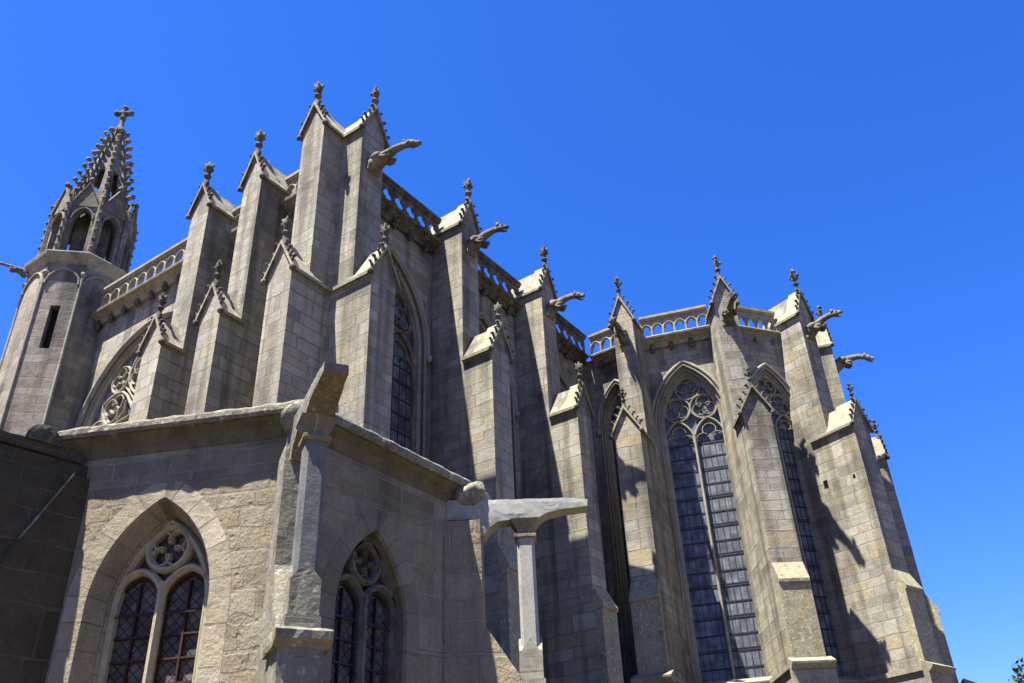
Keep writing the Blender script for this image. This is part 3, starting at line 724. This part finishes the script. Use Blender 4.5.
# stair turret with its open lantern and crocketed spire
TC = Vector((-.13, 14.42)); AP = 1.62
def oct_fr(k, ap, c=TC):
    a = R(180 + 45 * k); n = Vector((math.cos(a), math.sin(a))); p = c + n * ap; return Fr((p.x, p.y), (n.x, n.y))
tm = MB()
for k in range(8):
    fr = oct_fr(k, AP); s = AP * math.tan(R(22.5))
    if k == 1:   # face with the slit window
        for t0, t1, z0, z1 in ((-s, -.17, 0, 23.1), (.17, s, 0, 23.1), (-.17, .17, 0, 19.1), (-.17, .17, 20.95, 23.1)):
            tm.add([fr(t0, 0, z0), fr(t1, 0, z0), fr(t1, 0, z1), fr(t0, 0, z1)], [(0, 1, 2, 3)])
        for t0, t1, z0, z1 in ((-.17, -.17, 19.1, 20.95), (.17, .17, 19.1, 20.95)):
            tm.add([fr(t0, 0, z0), fr(t0, -.35, z0), fr(t0, -.35, z1), fr(t0, 0, z1)], [(0, 1, 2, 3)])
        for z in (19.1, 20.95): tm.add([fr(-.17, 0, z), fr(.17, 0, z), fr(.17, -.35, z), fr(-.17, -.35, z)], [(0, 1, 2, 3)])
    else:
        tm.add([fr(-s, 0, 0), fr(s, 0, 0), fr(s, 0, 23.1), fr(-s, 0, 23.1)], [(0, 1, 2, 3)])
turret = tm.build('stair_turret', TURR, church, (TC.x, TC.y, 0)); turret['label'] = 'octagonal stair turret with open lantern and crocketed spire'
fr = oct_fr(1, AP); sw = MB(); box(sw, fr, -.19, .19, -.36, -.33, 19.0, 21.05); sw.build('slit_window', VOID, turret)
cl = MB(); cf = MB()
for k in range(8):
    a = R(180 + 45 * k + 22.5); rr = AP / math.cos(R(22.5)) + .0
    p = Vector((TC.x + math.cos(a) * rr, TC.y + math.sin(a) * rr, 0))
    tube(cl, [p + Vector((0, 0, 8)), p + Vector((0, 0, 22.3))], .06, 8); blob(cl, p + Vector((0, 0, 22.38)), .13, k)
    fr = oct_fr(k, AP + .02); s = AP * math.tan(R(22.5))
    sweep(cf, fr, [(x, z) for x, z in arch_c(s - .08, 21.9, .12, 8)], .05, -.03, .06)
cl.build('colonnette', TRIM, turret); cf.build('blind_arch', ASH_SM, turret)
cn = MB()
def octring(mb, prof, c=TC, rot=22.5):
    rings = [[Vector((c.x + math.cos(R(180 + 45 * k + rot)) * ap / math.cos(R(22.5)), c.y + math.sin(R(180 + 45 * k + rot)) * ap / math.cos(R(22.5)), z)) for k in range(8)] for ap, z in prof]
    mb.add([v for q in rings for v in q], [(i * 8 + k, i * 8 + (k + 1) % 8, (i + 1) * 8 + (k + 1) % 8, (i + 1) * 8 + k) for i in range(len(prof) - 1) for k in range(8)])
    mb.add(rings[-1], [tuple(range(8))])
octring(cn, [(AP, 22.85), (AP + .05, 22.9), (AP + .08, 23.0), (AP + .2, 23.16), (AP + .23, 23.28), (AP + .21, 23.32), (AP - .1, 23.42)])
cn.build('turret_cornice', CAPM, turret)
LA = 1.4; SL = LA * math.tan(R(22.5))
ln = MB(); gb = MB(); ck = MB()
for k in range(8):
    for ap, flip in ((LA, 1), (LA - .22, -1)):
        fr = oct_fr(k, ap); s = ap * math.tan(R(22.5)); wv = .34
        wall_arch(ln, fr, -s, s, 23.35, 25.9, 0, wv, 23.5, 25.2, .22, 0, 0, n=5)
    fr = oct_fr(k, LA)
    reveal(ln, fr, 0, [(.34, 0), (.34, -.22)], 23.5, 25.2, .22, n=5)
    fr = oct_fr(k, LA + .02)
    prism_d(gb, fr, [(-SL - .02, 25.85), (SL + .02, 25.85), (0, 27.0)], -.16, .03)
    for s in (-1, 1): sweep(gb, fr, [(s * (SL + .04), 25.8), (0, 27.08)], .05, -.02, .1)
    sweep(gb, fr, [(x, z) for x, z in arch_c(.4, 25.2, .22, 7)], .045, -.02, .06)
    blob(gb, fr(0, .04, 27.2), .12, k, 1, (1, 1, 1.3))
    a = R(180 + 45 * k + 22.5); rr = LA / math.cos(R(22.5)) + .03
    p = Vector((TC.x + math.cos(a) * rr, TC.y + math.sin(a) * rr, 0))
    tube(ck, [p + Vector((0, 0, 23.35)), p + Vector((0, 0, 26.2)), p + Vector((0, 0, 26.75))], [.12, .11, .03], 6, False)
    for q in range(7): blob(ck, p + Vector((math.cos(a) * .11, math.sin(a) * .11, 23.8 + .42 * q)), .075, k + q)
cm = MB(); octring(cm, [(.62, 23.4), (.62, 26.2)]); cm.build('lantern_dark_core', DARK, turret)  # added core, there to make the lantern openings look dark
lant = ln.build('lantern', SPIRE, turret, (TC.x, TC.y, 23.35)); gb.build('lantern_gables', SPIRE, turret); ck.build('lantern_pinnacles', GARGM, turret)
# spire faces, each second one pierced
sp = MB(); Z0, Z1, R0, R1 = 25.9, 31.4, 1.26, .13
for k in range(8):
    def sf(t, z, off=0):
        f_ = (z - Z0) / (Z1 - Z0); ap = R0 + (R1 - R0) * f_ - off; fr = oct_fr(k, ap); s = ap * math.tan(R(22.5)); return fr(t * s, 0, z)
    for z0, z1 in ((26.9, 28.5),):
        for off in (0, .12):
            for a_, b_, q0, q1 in ((-1, -.42, Z0, Z1), (.42, 1, Z0, Z1), (-.42, .42, Z0, z0), (-.42, .42, z1, Z1)):
                sp.add([sf(a_, q0, off), sf(b_, q0, off), sf(b_, q1, off), sf(a_, q1, off)], [(0, 1, 2, 3)])
        for a_ in (-.42, .42): sp.add([sf(a_, z0), sf(a_, z0, .12), sf(a_, z1, .12), sf(a_, z1)], [(0, 1, 2, 3)])
        for q in (z0, z1): sp.add([sf(-.42, q), sf(.42, q), sf(.42, q, .12), sf(-.42, q, .12)], [(0, 1, 2, 3)])
spire = sp.build('spire', SPIRE, turret, (TC.x, TC.y, Z0))
for k in range(8):
    rb = MB(); a = R(180 + 45 * k + 22.5)
    def rp(z, o=0):
        f_ = (z - Z0) / (Z1 - Z0); rr = (R0 + (R1 - R0) * f_) / math.cos(R(22.5)) + o
        return Vector((TC.x + math.cos(a) * rr, TC.y + math.sin(a) * rr, z))
    tube(rb, [rp(Z0), rp(Z1)], [.075, .05], 6)
    for q in range(12):
        z = Z0 + .25 + q * .43
        tube(rb, [rp(z, .02), rp(z + .05, .15), rp(z + .17, .24)], [.065, .055, .05], 5); blob(rb, rp(z + .2, .27), .11 + .02 * math.sin(q * 3 + k), q + k)
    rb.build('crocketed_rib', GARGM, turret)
cr = MB(); c0 = Vector((TC.x, TC.y, 0))
lathe(cr, c0, [(.22, 31.2), (.3, 31.38), (.18, 31.55), (.11, 31.7), (.09, 32.3)], 10)
for dx, dz in ((0, .72), (.3, .42), (-.3, .42), (0, .12)):
    q = (rx * dx); p = Vector((TC.x + q.x * 0 + dx * .58, TC.y - dx * .81, 32.1 + dz))
    tube(cr, [Vector((TC.x, TC.y, 32.52)), p], [.14, .12], 6); blob(cr, p, .17, int(dx * 10) + 3, 1)
cr.build('cross_finial', DARK, turret)
inst('gargoyle', GARG[0], turret, (TC.x - 1.75, TC.y + .75, 22.95), R(160), (.75, .5, .5))
inst('gargoyle', GARG[3], turret, (TC.x - 1.3, TC.y + 1.35, 23.45), R(140), .6)

# ------------------------------------------------------------------ side chapel in the foreground
V0 = Vector((-8.5, .0)); V1 = Vector((-8.5, -4.02)); V2 = Vector((-6.95, -7.31)); V3 = Vector((-3.36, -7.31)); V4 = Vector((-1.83, -4.05)); V5 = Vector((-1.83, -2.15))
VS = [V0, V1, V2, V3, V4, V5]; OFF = .24
def inset(i):
    if i in (0, len(VS) - 1): 
        d = (VS[1] - VS[0]) if i == 0 else (VS[-1] - VS[-2]); n = Vector((d.y, -d.x)).normalized(); return VS[i] - n * OFF
    a = (VS[i] - VS[i - 1]).normalized(); b_ = (VS[i + 1] - VS[i]).normalized()
    na = Vector((a.y, -a.x)); nb = Vector((b_.y, -b_.x)); m = (na + nb); return VS[i] - m * (OFF * 2 / m.length_squared)
WS = [inset(i) for i in range(len(VS))]
chapel = tag(empty('chapel', (-5.2, -4.0, 0)), 'low polygonal sandstone side chapel in the foreground with two-light windows and dark weathered cornice', 'chapel')
CZ = 7.5
def chapel_side(i, with_win, mat):
    a, b_ = WS[i], WS[i + 1]; d = b_ - a; L = d.length; n = Vector((d.y, -d.x)).normalized(); fr = Fr((a.x, a.y), (n.x, n.y))
    tcen = L / 2 + (-.14 if i == 1 else -.12 if i == 2 else 0); zs, c = (5.0 if i == 1 else 4.95), .78; wo1, wi1, wg, dg = (1.12, .84, .70, -.36) if i == 1 else (.97, .70, .655, -.14)
    if with_win:
        mb = MB(); wall_arch(mb, fr, 0, L, 0, 6.62, tcen, wo1, 2.2, zs, c, 0, 0, n=12)
        w_ = mb.build('chapel_wall', mat, chapel)
        # ring of voussoirs flush with the wall, then the chamfered reveal
        vr = MB(); out = [(-wo1, 2.2)] + arch_c(wo1, zs, c, 16) + [(wo1, 2.2)]; inn = [(-wi1, 2.2)] + arch_c(wi1, zs, c, 16) + [(wi1, 2.2)]
        m = len(out)
        for dd in (.004,):
            vr.add([fr(tcen + x, dd, z) for x, z in out] + [fr(tcen + x, dd, z) for x, z in inn], [(k, k + 1, m + k + 1, m + k) for k in range(m - 1)])
        reveal(vr, fr, tcen, [(wi1, .004), (wi1 - .03, -.04), (wg + .01, dg + .02), (wg - .01, dg - .2)], 2.2, zs, c, n=16)
        o = vr.build('window_arch', VOU if i == 1 else VOU_SHADE, w_)  # windows out of the sun take the shade-painted copy
        # voussoirs: lay the texture along the arch
        me = o.data; uvl = me.uv_layers['UV'].data
        for p in me.polygons:
            for li in p.loop_indices:
                co = me.vertices[me.loops[li].vertex_index].co + wloc(o)
                q = Vector((co.x, co.y)) - Vector((fr.o.x, fr.o.y)); t = q.dot(Vector((fr.t.x, fr.t.y))) - tcen; dn = q.dot(Vector((fr.n.x, fr.n.y)))
                if co.z > zs:
                    cx = c if t < 0 else -c
                    ang = math.atan2(co.z - zs, abs(t) + c); s_ = ang * 1.7
                else: s_ = co.z - zs
                uvl[li].uv = (s_ + (0 if t < 0 else 37.1), math.hypot(abs(t), 0) * 0 + dn + .3)
        window(fr, chapel, tcen - (.05 if i == 1 else 0), wg, 2.3, zs, c, dg, glass=GLASS_CH, kind='chapel', stone_=CREAM if i == 1 else GARGM, bars=RUST if i == 1 else IRON, hw=.055)  # darker tracery stone paints in the shade of the sunless windows
    else:
        mb = MB(); mb.add([fr(0, 0, 0), fr(L, 0, 0), fr(L, 0, 6.62), fr(0, 0, 6.62)], [(0, 1, 2, 3)]); w_ = mb.build('chapel_wall', mat, chapel)
    # smooth band of big stones below the cornice
    bd = MB(); bd.add([fr(0, .006, 6.62), fr(L, .006, 6.62), fr(L, .006, 7.1), fr(0, .006, 7.1)], [(0, 1, 2, 3)])
    bd.add([fr(0, 0, 6.62), fr(L, 0, 6.62), fr(L, .006, 6.62), fr(0, .006, 6.62)], [(0, 1, 2, 3)])
    bd.build('frieze_band', CHT, w_)
    return fr, L, w_
CF = {}
for i in range(5):
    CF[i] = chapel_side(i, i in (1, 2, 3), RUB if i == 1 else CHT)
# cornice: cove and slab mitred round the polygon
def mitre(off):
    out = []
    for i in range(len(VS)):
        if i == 0 or i == len(VS) - 1:
            d = (VS[1] - VS[0]) if i == 0 else (VS[-1] - VS[-2]); n = Vector((d.y, -d.x)).normalized(); out.append(VS[i] + n * off); continue
        a = (VS[i] - VS[i - 1]).normalized(); b_ = (VS[i + 1] - VS[i]).normalized(); m = Vector((a.y, -a.x)) + Vector((b_.y, -b_.x)); out.append(VS[i] + m * (off * 2 / m.length_squared))
    return out
def run(name, prof, mat, parent):
    mb = MB(); rings = [mitre(o) for o, z in prof]; n = len(VS)
    vs = [Vector((p.x, p.y, z)) for r_, (o, z) in zip(rings, prof) for p in r_]
    fs = [(i * n + k, i * n + k + 1, (i + 1) * n + k + 1, (i + 1) * n + k) for i in range(len(prof) - 1) for k in range(n - 1)]
    mb.add(vs, fs); return mb.build(name, mat, parent)
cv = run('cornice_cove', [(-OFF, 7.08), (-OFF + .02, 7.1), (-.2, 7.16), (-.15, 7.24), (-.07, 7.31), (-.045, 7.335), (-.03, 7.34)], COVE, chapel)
sb = run('cornice_slab', [(-.06, 7.34), (.0, 7.345), (.03, 7.39), (.03, 7.46), (.0, 7.5), (-.9, 7.58)], SLAB, chapel); roughen(sb, .1, .022, 3.5, False)
rf = MB(); ring = mitre(-.88); cc = Vector((-5.0, -1.5)); rf.add([(p.x, p.y, 7.57) for p in ring] + [(cc.x, cc.y, 8.35)], [(k, k + 1, len(ring)) for k in range(len(ring) - 1)])
rf.build('chapel_roof', LEAD, chapel)

# corner buttresses of the chapel: stepped pier, free column and projecting water spout slab
def chapel_buttress(i, label):
    a = (VS[i] - VS[i - 1]).normalized(); b_ = (VS[i + 1] - VS[i]).normalized(); m = (Vector((a.y, -a.x)) + Vector((b_.y, -b_.x))).normalized()
    fr = Fr((WS[i].x, WS[i].y), (m.x, m.y)); e = .26
    mb = MB(); hw = .25
    # pier profile in (d, z)
    prism_t(mb, fr, [(-.15, 0), (e + 1.12, 0), (e + 1.12, 4.06), (e + .98, 4.10), (e + .75, 4.32), (e + .55, 4.62), (e + .2, 5.15), (e + .18, 6.75), (-.15, 6.75)], -hw, hw)
    pier = mb.build('corner_buttress', PIER if i == 2 else CHT, chapel, fr(0, 0, 0)); pier['label'] = label; roughen(pier, .1, .010, 3.2)
    lb = MB(); prism_t(lb, fr, [(e + .4, 4.0), (e + 1.12, 3.98), (e + 1.22, 4.06), (e + 1.24, 4.15), (e + 1.15, 4.19), (e + .4, 4.19)], -.31, .31)
    o = lb.build('drip_ledge', SLAB, pier); roughen(o, .07, .012, 5)
    ct = e + .86
    pd = MB(); box(pd, fr, -.19, .19, ct - .19, ct + .19, 4.18, 4.34); 
    prism_d(pd, fr, [(-.165, 4.34), (.165, 4.34), (.165, 4.74), (0, 4.95), (-.165, 4.74)], ct - .165, ct + .165)
    prism_t(pd, fr, [(ct - .162, 4.70), (ct + .162, 4.70), (ct, 4.94)], -.166, .166)
    o = pd.build('pedestal', PIER if i == 2 else ASH_SM, pier); roughen(o, .07, .006, 5)
    cm = MB(); k = .135; ch = .045
    octp = [(-k + ch, -k), (k - ch, -k), (k, -k + ch), (k, k - ch), (k - ch, k), (-k + ch, k), (-k, k - ch), (-k, -k + ch)]
    cm.add([fr(x, ct + y, 4.75) for x, y in octp] + [fr(x, ct + y, 6.45) for x, y in octp], [(q, (q + 1) % 8, 8 + (q + 1) % 8, 8 + q) for q in range(8)])
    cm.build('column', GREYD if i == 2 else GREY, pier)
    cp = MB()
    def sq(s, z): return [fr(-s, ct - s, z), fr(s, ct - s, z), fr(s, ct + s, z), fr(-s, ct + s, z)]
    prof = [(.14, 6.44), (.17, 6.46), (.17, 6.50), (.12, 6.53), (.13, 6.60), (.19, 6.69), (.22, 6.74)]
    cp.add([v for s, z in prof for v in sq(s, z)], [(q * 4 + r_, q * 4 + (r_ + 1) % 4, q * 4 + 4 + (r_ + 1) % 4, q * 4 + 4 + r_) for q in range(len(prof) - 1) for r_ in range(4)] + [(0, 3, 2, 1)])
    cp.build('capital', CHT, pier)
    # spout: channel stone with a curved underside, thin at the tip
    sp_ = MB(); pts = [(-.1, 6.78), (e + .1, 6.78), (e + .14, 6.5), (e + .22, 6.5), (e + .3, 6.62), (e + .45, 6.72), (ct - .2, 6.745), (ct + .22, 6.745), (ct + .36, 6.82), (ct + .6, 6.87), (e + 1.86, 6.9), (e + 1.88, 7.02), (e + 1.5, 7.06), (e + .3, 7.1), (-.1, 7.12)]
    w_at = lambda d: (.19 if i == 2 else .17) * (1 if d < ct else 1 - .22 * (d - ct) / (e + 1.88 - ct) * (1 if i == 2 else .3))
    n_ = len(pts); sp_.add([fr(-w_at(d), d, z) for d, z in pts] + [fr(w_at(d), d, z) for d, z in pts],
        [tuple(range(n_)), tuple(range(2 * n_ - 1, n_ - 1, -1))] + [(q, n_ + q, n_ + (q + 1) % n_, (q + 1) % n_) for q in range(n_)])
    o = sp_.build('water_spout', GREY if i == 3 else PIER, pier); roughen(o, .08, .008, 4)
    lump = MB(); blob(lump, fr(0, e + .02, 7.2), .3, i, 3, (1.0, 1.0, .8)); lump.build('eroded_lump', SLAB, pier)
    return pier, fr
chapel_buttress(2, 'chapel corner buttress nearest the camera with slender column under a water spout')
chapel_buttress(3, 'right hand chapel corner buttress with sunlit pale water spout on a column')
# solid wall running out from the left corner of the chapel
f5 = Fr((WS[1].x, WS[1].y), (-.972, .12)); mb = MB()
prism_t(mb, f5, [(-.3, 0), (6.5, 0), (6.5, 6.9), (-.3, 6.99)], -.3, .3)
bw = mb.build('boundary_wall', SOOT_SHADE, None, f5(0, 0, 0)); tag(bw, 'dark shaded stone wall running off the left edge beside the chapel', 'wall')
mb = MB(); prism_t(mb, f5, [(-.1, 6.995), (6.5, 6.905), (6.5, 7.08), (-.1, 7.17)], -.34, .34); o = mb.build('coping', SOOT_SHADE, bw); roughen(o, .12, .02, 3)
mb = MB(); prism_t(mb, f5, [(-.28, 0), (.62, 0), (.62, 5.45), (.47, 5.80), (0, 6.80), (-.28, 6.80)], .302, .36); mb.build('battered_facing', SOOT_SHADE, bw)
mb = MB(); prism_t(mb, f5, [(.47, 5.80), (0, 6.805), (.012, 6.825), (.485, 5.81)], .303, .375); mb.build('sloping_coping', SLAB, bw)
mb = MB(); pts = [f5(-.34, .5 + .23 * math.cos(R(a)), 7.13 + .25 * math.sin(R(a))) for a in range(0, 181, 15)]; p2 = [f5(.36, .5 + .23 * math.cos(R(a)), 7.13 + .25 * math.sin(R(a))) for a in range(0, 181, 15)]
k = len(pts); mb.add(pts + p2, [tuple(range(k)), tuple(range(2 * k - 1, k - 1, -1))] + [(q, q + 1, k + q + 1, k + q) for q in range(k - 1)]); o = mb.build('rounded_stone', DARK, bw); roughen(o, .06, .012, 5)

# ------------------------------------------------------------------ tree at the right edge
def leaf_mat():
    m, t, b = nodes('leaf_green'); oi = N(t, 'ShaderNodeNewGeometry')
    t.links.new(ramp(t, oi.outputs['Random Per Island'], [(0, (.015, .03, .008)), (.5, (.03, .055, .012)), (1, (.055, .085, .022))]), b.inputs['Base Color']); b.inputs['Roughness'].default_value = .6
    return m
LEAF = leaf_mat(); BARK = stone('bark', [(.08, .06, .04), (.14, .11, .08)], blocks=False, bump=1, stain=.3)
def tree(x, y, H, rad):
    root = tag(empty('tree', (x, y, 0)), 'small leafy green tree top at the lower right edge of the picture', 'tree')
    tk = MB(); b0 = Vector((x, y, 0)); tube(tk, [b0, b0 + Vector((.1, 0, H * .35)), b0 + Vector((0, .2, H * .8))], [.28, .2, .06], 8)
    cents = []
    for k in range(9):
        a = k * 2.4; q = b0 + Vector((math.cos(a) * rad * .62, math.sin(a) * rad * .62, H * (.5 + .42 * ((k * 37) % 10) / 10)))
        tube(tk, [b0 + Vector((0, .05, H * (.3 + .05 * k * .6))), (b0 + q) / 2 + Vector((0, 0, H * .22)), q], [.1, .06, .02], 5); cents.append(q)
    tk.build('trunk', BARK, root); cr = MB(); rnd = random.Random(3)
    cents.append(b0 + Vector((0, 0, H * .93)))
    for c_ in cents:
        for _ in range(420):
            v = Vector((rnd.gauss(0, 1), rnd.gauss(0, 1), rnd.gauss(0, .8))).normalized() * rad * .42 * rnd.random() ** .4
            p = c_ + v; n = Vector((rnd.gauss(0, 1), rnd.gauss(0, 1), rnd.gauss(0, 1) + .5)).normalized(); t = n.orthogonal().normalized(); u = n.cross(t); s = rnd.uniform(.08, .16)
            cr.add([p - t * s, p + u * s * .5, p + t * s, p - u * s * .5], [(0, 1, 2, 3)])
    cr.build('crown', LEAF, root)
d = (rz * -900 + rx * (1040 - 512) - ry * (668 - 341.5)).normalized(); k = 42 / math.hypot(d.x, d.y); p = CAM + d * k
tree(round(p.x, 1), round(p.y, 1), p.z + .3, 2.6)
